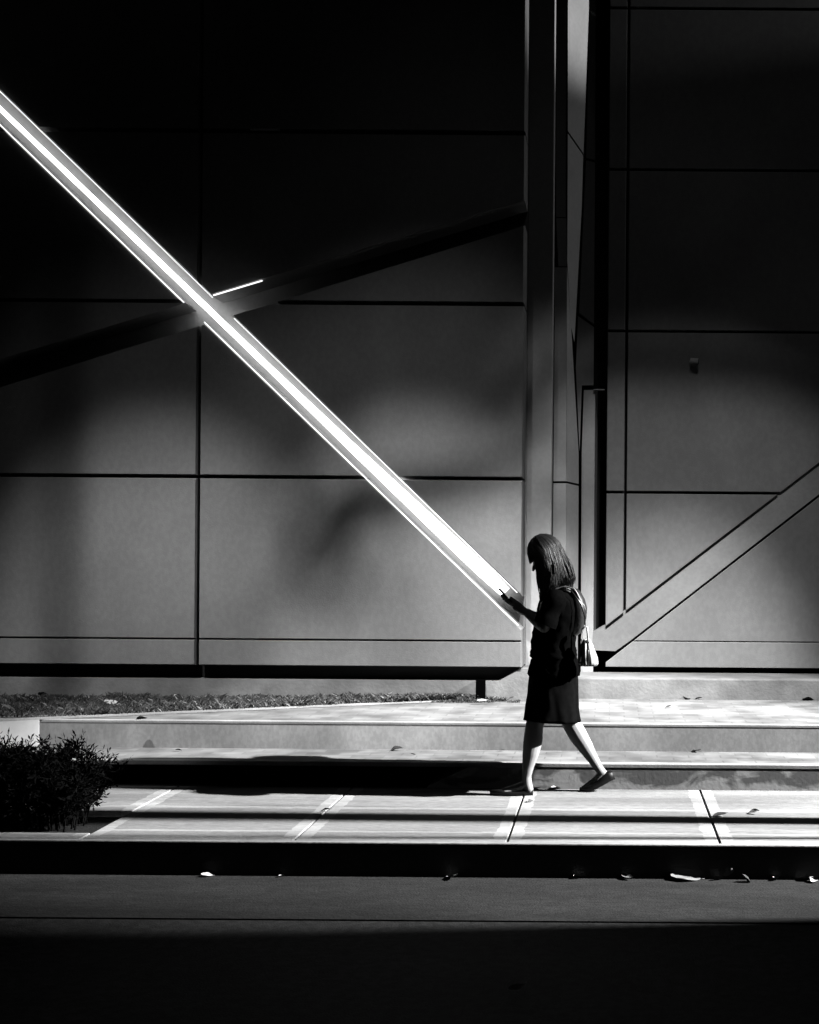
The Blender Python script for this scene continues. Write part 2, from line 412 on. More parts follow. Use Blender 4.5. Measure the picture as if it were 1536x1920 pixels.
strip('corner_facet', [(1063.4, 501, yc(1063)), (1068, 560, yc(1069)), (1085, 850, yc(1087)), (1085, 907, yc(1087)), (1062.4, 902, yc(1062))])
strip('corner_facet', [(1062.4, 906, yc(1062)), (1085, 911, yc(1087)), (1083, 1300, yc(1085)), (1060.4, 1300, yc(1060))])
strip('corner_return', [(1112, -700, YD), (1119, -700, YD + .04), (1116, 300, YD + .04), (1099, 296, YD), (1107, 0, YD)])
strip('corner_return', [(1099, 300, YD), (1116, 304, YD + .02), (1114, 608, YD + .03), (1086, 586, YD)])
strip('corner_return', [(1084, 592, YD), (1114, 613, YD + .03), (1113, 722, YD + .03), (1091, 722, YD), (1087, 845, YD), (1080, 690, YD)])
strip('corner_return', [(1095, 731, YD), (1116, 731, YD), (1112, 1290, YD), (1089, 1290, YD), (1091, 850, YD)])
strip('corner_return', [(1116, 731, YD), (1121, 731, YD + .25), (1117, 1250, YD + .25), (1112, 1250, YD)])
o = MB(); a_, b_ = at(1113, 730, YR), at(1134, 730, YR); o.box(a_.x, b_.x, YR + .0, YR + .06, a_.z - .004, a_.z + .003); o.build('ledge_trim', M_trim, B)
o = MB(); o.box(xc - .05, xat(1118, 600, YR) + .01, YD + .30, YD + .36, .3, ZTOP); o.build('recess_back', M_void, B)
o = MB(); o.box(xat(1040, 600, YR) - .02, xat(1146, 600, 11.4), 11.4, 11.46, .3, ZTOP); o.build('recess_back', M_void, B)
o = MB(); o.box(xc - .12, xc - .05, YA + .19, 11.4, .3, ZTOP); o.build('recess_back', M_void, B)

# right wing
zbr = zat(1300, 1252, YR); zr = [zbr, zat(1350, 924.5, YR), zat(1350, 622, YR)]
zr += [zr[2] + 1.35, zr[2] + 2.7, zr[2] + 4.05]; zsr = zat(1350, 1203.5, YR)
xl = xat(1138.5, 800, YR); xv = xat(1173.5, 850, YR)
cols = [(xl, xv - .011), (xv + .011, xv + 2.6 - .011), (xv + 2.6 + .011, xv + 5.2 - .011), (xv + 5.2 + .011, xv + 7.8)]
BU = (1139.4, 1172, 1536, 868); BL = (1181, 1207.5, 1536, 932.5)
for ci, (X0, X1) in enumerate(cols):
    rows = [(zr[0], zsr - .003), (zsr + .003, zr[1] - G)] + [(zr[j] + G, zr[j + 1] - G) for j in range(1, len(zr) - 1)]
    for r0, r1 in rows:
        for l, ab in ((BU, True), (BL, False)):
            p = [(X0, r0), (X1, r0), (X1, r1), (X0, r1)]
            if not ab and ci == 0: xx = xat(1136, 1240, YR); p = [(xx, r0), (cols[1][1], r0), (cols[1][1], r1), (xx, r1)]
            if not ab and ci == 1: continue
            p = clip(p, *line_px(*l, YR, ab))
            if len(p) >= 3 and abs(area(p)) > .002: slab('panel', p, YR, .027, M_panel, B, ch=.005)
# brace of the right wing, set just behind the panels
p = [at(*q, YD - .01) for q in ((1112, 1184), (1118, 1182), (1140, 1169), (2600, 50), (2600, 101), (1181, 1202), (1154, 1221), (1110, 1219))]
q_ = [(v.x, v.z) for v in p]
mb = MB(); n = len(q_)
mb.add([(a[0], YD - .01, a[1]) for a in q_] + [(a[0], YD + .15, a[1]) for a in q_], [tuple(range(n)), tuple(range(2 * n - 1, n - 1, -1))] + [(k, (k + 1) % n, n + (k + 1) % n, n + k) for k in range(n)])
mb.build('diagonal_brace', M_brace, B)
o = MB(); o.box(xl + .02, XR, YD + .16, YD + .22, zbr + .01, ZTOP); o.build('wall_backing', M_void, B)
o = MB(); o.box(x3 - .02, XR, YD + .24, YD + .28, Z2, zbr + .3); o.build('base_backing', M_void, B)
o = MB(); a_, b_ = at(470, 243, YL), at(525, 243, YL); o.box(a_.x, b_.x, YL - .02, YL + .01, a_.z - .006, a_.z + .004); o.build('joint_trim', M_nose, B)

# linear lamp in the long channel
T = empty('linear_lamp', at(470, 650, YA - .05))
tag(T, 'long glowing white tube lamp set in the diagonal wall channel', 'lamp')
def tube_pt(t):
    x = -330 + t * (948 + 330); return at(x, 203.5 + .962 * x - 5 * max(0, (x - 650) / 300.), YA - .10)
n = 26; pts = [tube_pt(i / n) for i in range(n + 1)]
mb = MB(); mb.tube(pts, [.0125 + .019 * (i / n) + .026 * max(0, (i / n - .66) / .34) ** 1.1 * (1 if i < n else .5) for i in range(n + 1)], 12, flat=.5, upv=(0, 1, 0)); mb.build('light_tube', emis('lamp_glow', 4.5), T, smooth=True)
M_edge = emis('edge_glow', 1.6)  # glow for added strips that stand in for lit channel rims
def edge(x0, x1, f, r, nm='edge_highlight'):
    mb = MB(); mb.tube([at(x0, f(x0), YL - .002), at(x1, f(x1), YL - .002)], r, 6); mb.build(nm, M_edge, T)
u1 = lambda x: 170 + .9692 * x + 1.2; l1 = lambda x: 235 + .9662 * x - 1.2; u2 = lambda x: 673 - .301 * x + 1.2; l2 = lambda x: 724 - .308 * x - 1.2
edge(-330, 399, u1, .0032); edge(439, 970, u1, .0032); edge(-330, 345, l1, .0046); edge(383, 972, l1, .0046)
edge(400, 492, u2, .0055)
for i in range(0, n, 5):
    mb = MB(); c = pts[i]; mb.box(c.x - .02, c.x + .02, c.y + .015, YA - .003, c.z - .012, c.z + .012); mb.build('tube_clip', M_trim, T)

# small wall fixture, right wing; two hooks high on the left wing
fx = at(1300, 680, YR)
Fx = empty('wall_fixture', fx); tag(Fx, 'small round fixture sticking out of the upper panel of the right wall', 'fixture')
mb = MB(); mb.tube([fx + Vector((0, -.001, 0)), fx + Vector((0, -.02, 0))], .035, 16); mb.build('mounting_plate', M_frame, Fx, smooth=False)
mb = MB(); mb.tube([fx + Vector((0, -.02, 0)), fx + Vector((.005, -.07, -.004))], .012, 12); mb.build('stem', M_frame, Fx)
mb = MB(); mb.tube([fx + Vector((-.03, -.08, .004)), fx + Vector((.035, -.085, -.004))], [.024, .028], 14); mb.build('fixture_head', M_frame, Fx)
mb = MB(); mb.tube([fx + Vector((.0352, -.085, -.004)), fx + Vector((.04, -.085, -.004))], .022, 14); mb.build('lens', M_steel, Fx)
for pts, lb in (([(651, 17), (653, 24), (656, 31)], 'short curved metal hook high on the dark wall'), ([(695, 32), (698, 42), (704, 52)], 'longer curved metal hook high on the dark wall, right of the short one')):
    mb = MB(); mb.tube([at(*p, YL - .03) for p in pts], .004, 6); o = mb.build('metal_hook', M_nose); tag(o, lb, 'hook')
    mb = MB(); c = at(*pts[0], YL - .03); mb.box(c.x - .006, c.x + .006, c.y, YL - .001, c.z - .006, c.z + .006); mb.build('hook_plate', M_steel, o)

# ------------------------------------------------------------------ grass verge
def verge_front(X):                       # front edge of the grass
    a, b = on(0, 1352, Z2), on(980, 1309, Z2); return a.y + (X - a.x) / (b.x - a.x) * (b.y - a.y)
g = MB(); xa, xb = -6.0, on(980, 1309, Z2).x
g.add([(xa, max(YS2 + .06, verge_front(xa)), Z2 + .002), (on(0, 1352, Z2).x - .4, YS2 + .06, Z2 + .002), (xb, verge_front(xb), Z2 + .002), (xb, YA + .03, Z2 + .002), (xa, YA + .03, Z2 + .002)], [(0, 1, 2, 3, 4)])
k = g.build('verge_soil', mat('verge_soil', .05, .95, var=.5, scale=14, bump=1, bscale=50)); struct(k)
g = MB(); g2 = MB(); random.seed(3)
def blade(m_, X, Y, h, wd, l):
    a = random.uniform(0, math.tau); d = Vector((math.cos(a), math.sin(a), 0)); s_ = Vector((-d.y, d.x, 0)) * wd; p = Vector((X, Y, Z2 + .002))
    m_.add([p - s_, p + s_, p + d * l * .4 + Vector((0, 0, h * .7)) + s_ * .7, p + d * l + Vector((0, 0, h)), p + d * l * .4 + Vector((0, 0, h * .7)) - s_ * .7], [(0, 1, 2, 3, 4)])
for i in range(17000):
    X = random.uniform(xa, xb); yf = max(YS2 + .07, verge_front(X)); Y = random.uniform(yf, YL + .02)
    cl = noise.noise(Vector((X * 2.2, Y * 4, 0))) + .5 * noise.noise(Vector((X * 8, Y * 11, 3)))
    if cl < -.25 and random.random() < .75: continue
    h = random.uniform(.012, .05) * (1 + .8 * cl)
    blade(g2 if random.random() < .14 + .2 * max(0, noise.noise(Vector((X * 5, Y * 7, 9)))) else g, X, Y, h, random.uniform(.002, .005), random.uniform(.2, 1.6) * h)
for i in range(5000):
    X = random.uniform(xa, xb); k_ = .5 + .9 * noise.noise(Vector((X * 3.1, 0, 0))) + .5 * noise.noise(Vector((X * 11, 4, 0)))
    if k_ < .2: continue
    h = random.uniform(.02, .055) * k_; blade(g, X, random.uniform(YL - .10, YL + .02), h, random.uniform(.003, .006), random.uniform(.1, .7) * h)
k = g2.build('dry_grass', mat('straw', .34, .8, var=.4, scale=20), fix=False); k['kind'] = 'stuff'; k['label'] = 'pale dry straw scattered through the grass verge'; k['category'] = 'straw'
M_grass = mat('grass_blades', .10, .8, var=.5, scale=9)
k = g.build('grass', M_grass, fix=False); k['kind'] = 'stuff'; k['label'] = 'short rough grass on the verge below the left wall'; k['category'] = 'grass'
# thin pale kerb between the grass and the bricks
a, b = on(0, 1352, Z2), on(985, 1308.5, Z2); dv = (b - a).normalized(); nn = Vector((dv.y, -dv.x, 0)) * .018
g = MB(); a2 = a - dv * .2
g.add([a2 - nn, b - nn, b + nn, a2 + nn] + [q + Vector((0, 0, .012)) for q in (a2 - nn, b - nn, b + nn, a2 + nn)], [(0, 3, 2, 1), (4, 5, 6, 7), (0, 1, 5, 4), (1, 2, 6, 5), (2, 3, 7, 6), (3, 0, 4, 7)])
struct(g.build('verge_edging', M_nose))

# ------------------------------------------------------------------ shrub in the pit
S = empty('shrub', (-3.4, 7.1, -.03)); tag(S, 'low dark feathery shrub growing from the soil pit at the left', 'shrub')
random.seed(11); stems = MB(); lf = MB()
def leafblade(mb, p, d, L, wd):
    s = d.cross(Vector((random.uniform(-1, 1), random.uniform(-1, 1), random.uniform(-1, 1)))).normalized() * wd
    mid = p + d * L * .5; mb.add([p, mid + s, p + d * L, mid - s], [(0, 1, 2, 3)])
for i in range(360):
    bx = random.uniform(-5.0, -2.88); by = random.uniform(6.9, 7.28)
    base = Vector((bx, by, -.03)); a = random.uniform(0, math.tau)
    hmax = .49 * (1 - .20 * max(0, (bx + 3.2) / .4)) * random.uniform(.62, 1.0)
    lean = Vector((math.cos(a), math.sin(a) * .6, 0)) * random.uniform(.02, .22)
    pts = [base + lean * (t ** 1.6) + Vector((0, 0, hmax * (t - .12 * t * t))) for t in (0, .25, .5, .75, 1)]
    stems.tube(pts, [.006, .005, .004, .003, .0015], 5)
    for j in range(34):
        t = random.uniform(.30, 1.02); k = min(3, int(t * 4)); p = pts[k].lerp(pts[k + 1], min(1, t * 4 - k))
        d = Vector((random.gauss(0, 1), random.gauss(0, .8), random.gauss(.5, .7))).normalized()
        L = random.uniform(.05, .12); q = p + d * L
        stems.tube([p, q], [.0018, .0008], 3)
        for m_ in range(7):
            tt = .2 + m_ * .13; dd = (d + Vector((random.gauss(0, .7), random.gauss(0, .7), random.gauss(0, .7)))).normalized()
            leafblade(lf, p.lerp(q, tt), dd, random.uniform(.022, .045), random.uniform(.003, .006))
stems.build('stems', mat('dark_bark', .008, .9, spec=.03), S, fix=False)
lf.build('foliage', mat('shrub_leaves', .006, .9, spec=.03, var=.4, scale=12), S, fix=False)

# ------------------------------------------------------------------ fallen leaves
def leaf_mesh(seed, dark):
    rr = random.Random(seed); mb = MB(); n = 7; vs = []; fs = []
    curl = rr.uniform(.4, 1.0); bend = rr.uniform(-.6, .9)
    for i in range(n):
        t = i / (n - 1); wd = .5 * math.sin(math.pi * min(1, t * .92 + .06)) ** .8 * .62
        for j in range(-2, 3):
            x = t - .5; y = wd * j / 2; z = curl * y * y * 1.9 + bend * x * x * .9 + rr.uniform(-.015, .015)
            vs.append((x, y, z + .02))
    for i in range(n - 1):
        for j in range(4): a = i * 5 + j; fs.append((a, a + 1, a + 6, a + 5))
    mb.add(vs, fs); mb.tube([(.48, 0, .02 + bend * .2), (.62, .02, .03 + bend * .35)], [.012, .008], 4)
    return mb
M_leafp = mat('pale_dry_leaf', .5, .7, var=.3, scale=3); M_leafd = mat('dark_dry_leaf', .05, .8, var=.4, scale=3)
GL = 'fallen leaves'
leaves = [ # x, y, level, size m, dark, angle, label
 (388, 1646, ZR, .05, 0, .3, 'tiny pale leaf on the gutter, far left of the row along the kerb'),
 (528, 1647, ZR, .03, 0, 1, 'tiny pale scrap of leaf in the gutter below the second pavement joint from the left'),
 (848, 1650, ZR, .085, 0, 2, 'curled pale leaf in the gutter left of the walking woman, alone against the black kerb'),
 (1089, 1649, ZR, .07, 0, .5, 'curled bright leaf in the gutter right below the woman'),
 (1176, 1651, ZR, .06, 0, 2.4, 'dull flat leaf in the gutter just right of the curled bright one'),
 (1286, 1652, ZR, .13, 0, .05, 'long flat pale leaf lying in the gutter at the kerb foot'),
 (1345, 1653, ZR, .04, 0, 1.2, 'small bright leaf in the gutter left of the upright one'),
 (1367, 1650, ZR, .09, 0, 1.9, 'upright bright leaf propped against the black kerb'),
 (1400, 1656, ZR, .06, 1, .2, 'dark leaf in the gutter right of the upright bright one'),
 (1455, 1653, ZR, .04, 0, .8, 'little bright crumb of leaf in the gutter near the right edge'),
 (1508, 1653, ZR, .08, 0, 2.8, 'bright crumpled leaf in the gutter at the far right'),
 (1526, 1656, ZR, .06, 0, 1.2, 'pointed pale leaf, last in the gutter row at the right edge'),
 (1350, 1531, 0, .075, 1, .2, 'dark leaf on the pavement beside the joint at the right'),
 (1413, 1526, 0, .07, 0, 2.6, 'pale folded leaf on the pavement, out in the open at the right'),
 (1240, 1477, 0, .07, 0, .2, 'pale leaf at the foot of the lowest step, right of the rear shoe'),
 (1300, 1478, 0, .07, 1, 3.0, 'dark leaf at the foot of the lowest step beside the right pavement joint'),
 (1325, 1479, 0, .08, 1, .1, 'second dark leaf at the step foot, on the right of that joint'),
 (1418, 1477, 0, .09, 0, .3, 'large pale leaf at the foot of the lowest step near the right edge'),
 (1042, 1480, 0, .06, 0, .4, 'pale leaf on the pavement between the feet of the woman'),
 (1076, 1478, 0, .05, 0, 1.9, 'pale scrap of leaf on the pavement just behind the rear shoe toe'),
 (1008, 1480, 0, .06, 1, .2, 'dark leaf touching the heel of the front shoe'),
 (940, 1476, 0, .08, 0, .9, 'pale ragged leaf at the step foot beside the front shoe'),
 (995, 1504, 0, .04, 1, 1.0, 'small dark leaf on the pavement beside the joint under the front shoe'),
 (612, 1521, 0, .05, 1, .1, 'small dark leaf lying across the second pavement joint from the left'),
 (743, 1407, Z1, .08, 1, .1, 'black leaf on the lower step tread, left of the woman'),
 (942, 1408, Z1, .035, 1, .5, 'small black leaf on the lower step tread close to the woman'),
 (1308, 1410, Z1, .06, 1, 2.2, 'black leaf on the lower step tread right of the woman'),
 (775, 1417, Z1, .035, 0, .5, 'small pale leaf on the lower step tread'),
 (335, 1409, Z1, .04, 0, .1, 'small pale leaf on the lower step tread above the left pavement joint'),
 (598, 1452, -.002, .12, 1, 1.0, 'dim leaf inside the dark shade slot under the lower step'),
 (1254, 1327, Z2, .05, 1, 1.0, 'small dark leaf on the brick platform right of the woman'),
 (1288, 1311, Z2, .06, 1, .1, 'dark leaf at the foot of the upper platform, left of a pair'),
 (1310, 1312, Z2, .06, 1, 2.8, 'dark leaf at the foot of the upper platform, right of a pair'),
 (1515, 1313, Z2, .08, 1, .1, 'dark leaf at the foot of the upper platform by the right edge'),
 (905, 1318, Z2 + .01, .075, 0, .2, 'large pale leaf on the edging of the grass left of the woman'),
 (82, 1303, Z2 + .02, .08, 0, .3, 'pale leaf on the grass at the left'),
 (332, 1306, Z2 + .02, .06, 0, 1.1, 'bright small leaf on the grass under the panel joint'),
 (211, 1322, Z2 + .02, .11, 0, .05, 'long pale leaf on the grass near its front edge'),
 (266, 1351, Z2 + .012, .08, 0, 2.9, 'pale leaf lying on the front edge of the grass'),
 (970, 1862, ZR, .06, 0, .3, 'single pale leaf out on the dark road')]
LM = {}; M_leafm = mat('grey_dry_leaf', .22, .8, var=.4, scale=3)
for i, (x, y, z, sz, dk, an, lb) in enumerate(leaves):
    key = (i % 5, 2 if ('flat' in lb or 'dull' in lb) else dk)
    if key not in LM:
        o = leaf_mesh(100 + key[0] + 7 * dk, dk).build('leaf', (M_leafp, M_leafd, M_leafm)[key[1]], smooth=True, fix=False); LM[key] = o.data
    else:
        o = bpy.data.objects.new('leaf', LM[key]); COL.objects.link(o)
    o.location = on(x, y, z) + Vector((0, 0, .008 if z != ZR else .014)); o.scale = (sz * (1.2 if z == ZR and y < 1700 else 1.1),) * 3
    o.rotation_euler = (random.uniform(-.35, .35), random.uniform(-.3, .3) if 'upright' not in lb else 1.0, an)
    tag(o, lb, 'leaf', GL)

# ------------------------------------------------------------------ the walking woman
YW = 7.98
def W(x, y, dy=0.0): p = at(x, y, YW); return Vector((p.x, YW + dy, p.z))
PXM = F / YW                                # pixels per metre
base = on(1040, 1484.5, 0); base.y = YW
P = empty('person', Vector((W(1040, 1485).x, YW, 0)))
tag(P, 'woman in black blouse and knee-length skirt walking left while looking down at a phone', 'person')
M_skin = mat('skin', .40, .55, var=.05, scale=12, bump=.05, bscale=200)
M_cloth = mat('black_cloth', .0028, 1.0, var=.3, scale=30, bump=.05, bscale=300, spec=0.0)
M_skirt = mat('black_skirt_cloth', .0045, .9, var=.3, scale=25, bump=.05, bscale=350, spec=.01)
M_hair = mat('dark_hair', .010, .48, spec=.35, var=.4, scale=40)
M_shoe = mat('black_leather', .006, .45, spec=.2)

def cone(mb, a, ra, b, rb, n=16):
    a, b = Vector(a), Vector(b); mb.ball(a, ra, n, 8); mb.ball(b, rb, n, 8); mb.tube([a, b], [ra, rb], n)
def chain(mb, pts, n=16):
    for (p, r), (q, s) in zip(pts[:-1], pts[1:]): cone(mb, p, r, q, s, n)
def remeshed(mb, name, m, parent, vox, smooth_it=6, subs=0):
    o = mb.build(name, m, None, fix=True)
    r = o.modifiers.new('r', 'REMESH'); r.mode = 'VOXEL'; r.voxel_size = vox; r.use_smooth_shade = True
    s = o.modifiers.new('s', 'SMOOTH'); s.iterations = smooth_it; s.factor = .5
    dg = bpy.context.evaluated_depsgraph_get(); me = bpy.data.meshes.new_from_object(o.evaluated_get(dg))
    o.modifiers.clear(); old = o.data; o.data = me; bpy.data.meshes.remove(old); me.name = name
    for p in me.polygons: p.use_smooth = True
    if parent: o.parent = parent; o.matrix_parent_inverse = parent.matrix_world.inverted()
    return o

b = MB()
FY, RY = -.075, .075                         # depth offsets of the front leg and the rear leg
# pelvis, torso core, neck
chain(b, [(W(1040, 1250), .125), (W(1040, 1215), .105), (W(1042, 1175), .108), (W(1044, 1140), .105), (W(1042, 1112), .06), (W(1034, 1088), .050), (W(1027, 1062), .050)])
chain(b, [(W(1040, 1130, -.13), .06), (W(1042, 1122), .07), (W(1040, 1130, .13), .06)])
# front leg
chain(b, [(W(1036, 1258, FY), .095), (W(1020, 1305, FY), .078), (W(1006, 1346, FY), .055), (W(1003, 1362, FY), .056), (W(1001, 1385, FY), .060), (W(997, 1408, FY), .052), (W(992, 1432, FY), .038), (W(989, 1452, FY), .029), (W(990, 1465, FY), .030), (W(993, 1475, FY), .030)])
chain(b, [(W(990, 1466, FY), .029), (W(972, 1473, FY), .025), (W(950, 1478, FY), .019), (W(934, 1481.5, FY), .010)])
chain(b, [(W(972, 1476, FY), .022), (W(950, 1480.5, FY - .013), .014), (W(936, 1482, FY - .010), .009)])
chain(b, [(W(972, 1476, FY), .022), (W(950, 1480.5, FY + .013), .014), (W(938, 1482, FY + .010), .009)])
b.ball(W(1015, 1350, FY), .03)
# rear leg
chain(b, [(W(1044, 1258, RY), .095), (W(1054, 1305, RY), .076), (W(1064, 1344, RY), .056), (W(1071, 1360, RY), .058), (W(1083, 1381, RY), .059), (W(1097, 1403, RY), .050), (W(1110, 1424, RY), .037), (W(1122, 1443, RY), .029), (W(1128, 1452, RY), .029), (W(1141, 1462, RY), .027)])
chain(b, [(W(1129, 1455, RY), .029), (W(1119, 1467, RY), .028), (W(1106, 1476, RY), .024), (W(1094, 1481, RY), .015)])
# head, tilted forward and down
hc = W(1021, 1037); tilt = Matrix.Rotation(R(-31), 3, 'Y')      # looks towards -X
def HD(x, y, z): return hc + tilt @ Vector((x, y, z))
b.ball(hc, (.088, .072, .098), 20, 14, tilt)
b.ball(HD(-.035, 0, -.045), (.055, .056, .075), 18, 12, tilt)       # face mass
b.ball(HD(-.045, 0, -.098), (.034, .036, .028), 14, 10, tilt)       # chin
b.ball(HD(-.02, 0, -.085), (.05, .050, .035), 14, 10, tilt)         # jaw
chain(b, [(HD(-.088, 0, -.022), .008), (HD(-.101, 0, -.040), .009), (HD(-.113, 0, -.055), .010)])
b.ball(HD(-.096, .011, -.057), .008); b.ball(HD(-.096, -.011, -.057), .008)
for s in (-1, 1):
    chain(b, [(HD(-.084, s * .012, -.005), .008), (HD(-.078, s * .04, -.004), .008)])   # brows
    b.ball(HD(-.066, s * .036, -.042), (.018, .02, .016))                                  # cheeks
    b.ball(HD(-.005, s * .072, -.04), (.014, .008, .028), 12, 8, tilt)                       # ears
chain(b, [(HD(-.084, -.016, -.078), .006), (HD(-.092, 0, -.076), .0075), (HD(-.084, .016, -.078), .006)])
chain(b, [(HD(-.082, -.013, -.086), .006), (HD(-.089, 0, -.086), .008), (HD(-.082, .013, -.086), .006)])
# arms: both bent forward, forearms rising to the phone
def armhand(s):
    sh, el, wr = W(1043, 1124, s * .155), W(1023, 1172, s * .175), W(989, 1149, s * .060)
    chain(b, [(sh, .048), (sh.lerp(el, .5), .043), (el, .038)])
    chain(b, [(el, .037), (el.lerp(wr, .35), .037), (el.lerp(wr, .7), .029), (wr, .023)])
    # palm: flat pad beneath the phone
    k0 = W(976, 1143, s * .045); k1 = W(967, 1138.5, s * .036)
    chain(b, [(wr, .022), (k0, .021), (k1, .017)]); chain(b, [(wr, .021), (W(974, 1145, s * .026), .018), (W(966, 1140, s * .02), .014)])
    # four fingers bent round the back of the phone, thumb over the screen
    for j in range(4):
        r = (.0085, .0088, .0083, .0072)[j]; yo = s * (.044 - .011 * j)
        ox, oy = -3.5 * (3 - j) + 3, -3.5 * (3 - j) + 3
        a0 = W(968 + ox * .45, 1138 + oy * .45, yo); a1 = W(958 + ox * .8, 1133.5 + oy * .8, yo * 1.12)
        a2 = W(951 + ox * .8, 1128 + oy * .8, yo * .92 + s * .004); a3 = W(947.5 + ox * .8, 1121.5 + oy * .8, yo * .7 + s * .012)
        chain(b, [(a0, r * 1.15), (a1, r), (a2, r * .92), (a3, r * .8)], 10)
    chain(b, [(W(982, 1143, s * .052), .014), (W(974, 1133, s * .046), .0115), (W(965, 1127.5, s * .034), .010), (W(958, 1121, s * .022), .0085)], 10)
armhand(-1); armhand(1)
body = remeshed(b, 'body', M_skin, P, .0042, 4)
# eyes
for s in (-1, 1):
    e = MB(); e.ball(HD(-.078, s * .029, -.024), .0095, 12, 8); e.build('eye', mat('eye_white', .5, .2), P, smooth=True)

# blouse
def ring_px(y, xf, xb, hd, n=44, tiltpx=0, cy=0.0, pw_=2.3, wob=0, ph=0):
    cx, rx = (xf + xb) / 2, (xb - xf) / 2; out = []
    for k in range(n):
        a = math.tau * k / n; c, s = math.cos(a), math.sin(a)
        sc = (abs(c) ** pw_ + abs(s) ** pw_) ** (-1 / pw_)
        wv = 1 + wob * math.sin(a * 7 + ph) + wob * .6 * math.sin(a * 12 + ph * 2.1)
        out.append(W(cx + rx * c * sc * wv, y + tiltpx * c, cy + hd * s * sc * wv))
    return out
def densify(rows, k=4):
    out = []
    for a, c in zip(rows[:-1], rows[1:]):
        for i in range(k): out.append([p + (q - p) * i / k for p, q in zip(a, c)])
    out.append(rows[-1]); return out
rows = densify([(1094, 1021, 1047, .055, 0), (1102, 1017, 1056, .085, 0), (1112, 1014, 1070, .155, 0), (1124, 1013, 1079, .19, 0), (1143, 1009, 1086, .192, .004), (1166, 1004, 1085, .180, .010), (1190, 1000, 1080, .168, .014), (1212, 997, 1079, .168, .016), (1230, 995, 1082, .172, .018), (1234, 999, 1081, .166, .018), (1242, 996, 1082, .170, .02), (1262, 990.5, 1085, .180, .024), (1267, 993.5, 1084, .175, .024)], 5)
b = MB(); rg = [ring_px(y, xf, xb, hd, wob=w_, ph=y * .045) for (y, xf, xb, hd, w_) in rows]
inner = [[v.lerp(sum(r, Vector()) / len(r), .05) for v in r] for r in (rg[-1], rg[-2], rg[-4])]
b.rings(rg + inner, cap=False)
def crease(mb, amp, f=(16, 16, 9), sh=.5):
    c_ = sum((Vector(v) for v in mb.v), Vector()) / len(mb.v); out = []
    for v in mb.v:
        v = Vector(v); d = Vector((v.x - c_.x, v.y - c_.y, 0)).normalized()
        q = Vector(((v.x + sh * v.z) * f[0], v.y * f[1], v.z * f[2]))
        nz = 1 - abs(noise.noise(q)) * 2.6; out.append(v + d * amp * (nz + .5 * noise.noise(q * 2.3)))
    mb.v = out
crease(b, .0075)
blouse = b.build('blouse', M_cloth, P, smooth=True)
for s in (-1, 1):
    b = MB(); sh, el = W(1046, 1120, s * .150), W(1025, 1168, s * .180); pts = []; rad = []
    for i in range(11):
        t = i / 10; pts.append(sh.lerp(el, t) + Vector((0, s * .01 * math.sin(math.pi * t), 0))); rad.append(.068 + .006 * math.sin(t * 9) - .002 * t + (.004 if i == 10 else 0))
    pts = [sh + Vector((.02, -s * .05, .022))] + pts; rad = [.030] + rad
    b.tube(pts, rad, 22, cap=False); pts2 = [pts[-1], pts[-2], pts[-3]]; b.tube(pts2, [rad[-1] - .001, .052, .048], 22, cap=False)
    b.build('sleeve', M_cloth, P, smooth=True)
b = MB(); b.rings([ring_px(1102, 1014, 1060, .095), ring_px(1096, 1015, 1056, .078), ring_px(1090, 1017, 1051, .066), ring_px(1092, 1019, 1049, .060), ring_px(1100, 1019, 1050, .060)], cap=False)
b.build('collar', M_cloth, P, smooth=True)
# skirt
rows = densify([(1255, 996, 1081, .160, 0, 0), (1275, 993, 1083, .172, .004, 0), (1300, 990, 1082.5, .176, .014, 1), (1325, 986.5, 1083.5, .178, .022, 2), (1350, 983.5, 1087, .184, .030, 3)], 4)
b = MB(); rg = [ring_px(y, xf, xb, hd, n=84, wob=w_, ph=1.3, tiltpx=tp) for (y, xf, xb, hd, w_, tp) in rows]
inner = [[v.lerp(Vector((sum((q.x for q in r)) / len(r), YW, v.z)), .025) for v in r] for r in (rg[-1], rg[-4], rg[-8])]
b.rings(rg + inner, cap=False); crease(b, .006, (14, 14, 3), .25); b.build('skirt', M_skirt, P, smooth=True)
# shoes: black flats, open on the instep
def shoe(heel, toe, wid, rise, upn):
    """rings from heel to toe; upn is the up direction of the foot"""
    heel, toe = Vector(heel), Vector(toe); ax = (toe - heel); L = ax.length; ax.normalize(); sd = Vector((0, 1, 0)); up = Vector(upn).normalized()
    mb = MB(); rings = []; N = 16
    for i in range(N + 1):
        t = i / N
        wv = wid * (math.sin(math.pi * min(1, (t * .93 + .05))) ** .42) * (.80 + .28 * math.sin(math.pi * (t - .1) * .9) ) * (1 if t < .9 else .9)
        hgt = rise * (1 - .52 * min(1, t / .3)) if t < .8 else rise * .48 * (1 - .3 * (t - .8) / .2)
        hgt = hgt + .010 * max(0, min(1, (t - .62) / .1))
        c = heel + ax * (L * t); ring = []
        for k in range(14):
            a = math.tau * k / 14; ca, sa = math.cos(a), math.sin(a)
            ring.append(c + sd * (wv * (abs(ca) ** .7) * (1 if ca > 0 else -1)) + up * (hgt * (.5 + .5 * (abs(sa) ** .7) * (1 if sa > 0 else -1))))
        rings.append(ring)
    mb.rings(rings)
    o = mb.build('shoe', M_shoe, P, smooth=True)
    return o
shoe(W(1001, 1487, FY), W(921, 1486.5, FY), .041, .056, (0, 0, 1))
h_, t_ = W(1153, 1467, RY), W(1110, 1487, RY); ax = (t_ - h_).normalized(); up = Vector((ax.z, 0, -ax.x)); up = up if up.z > 0 else -up
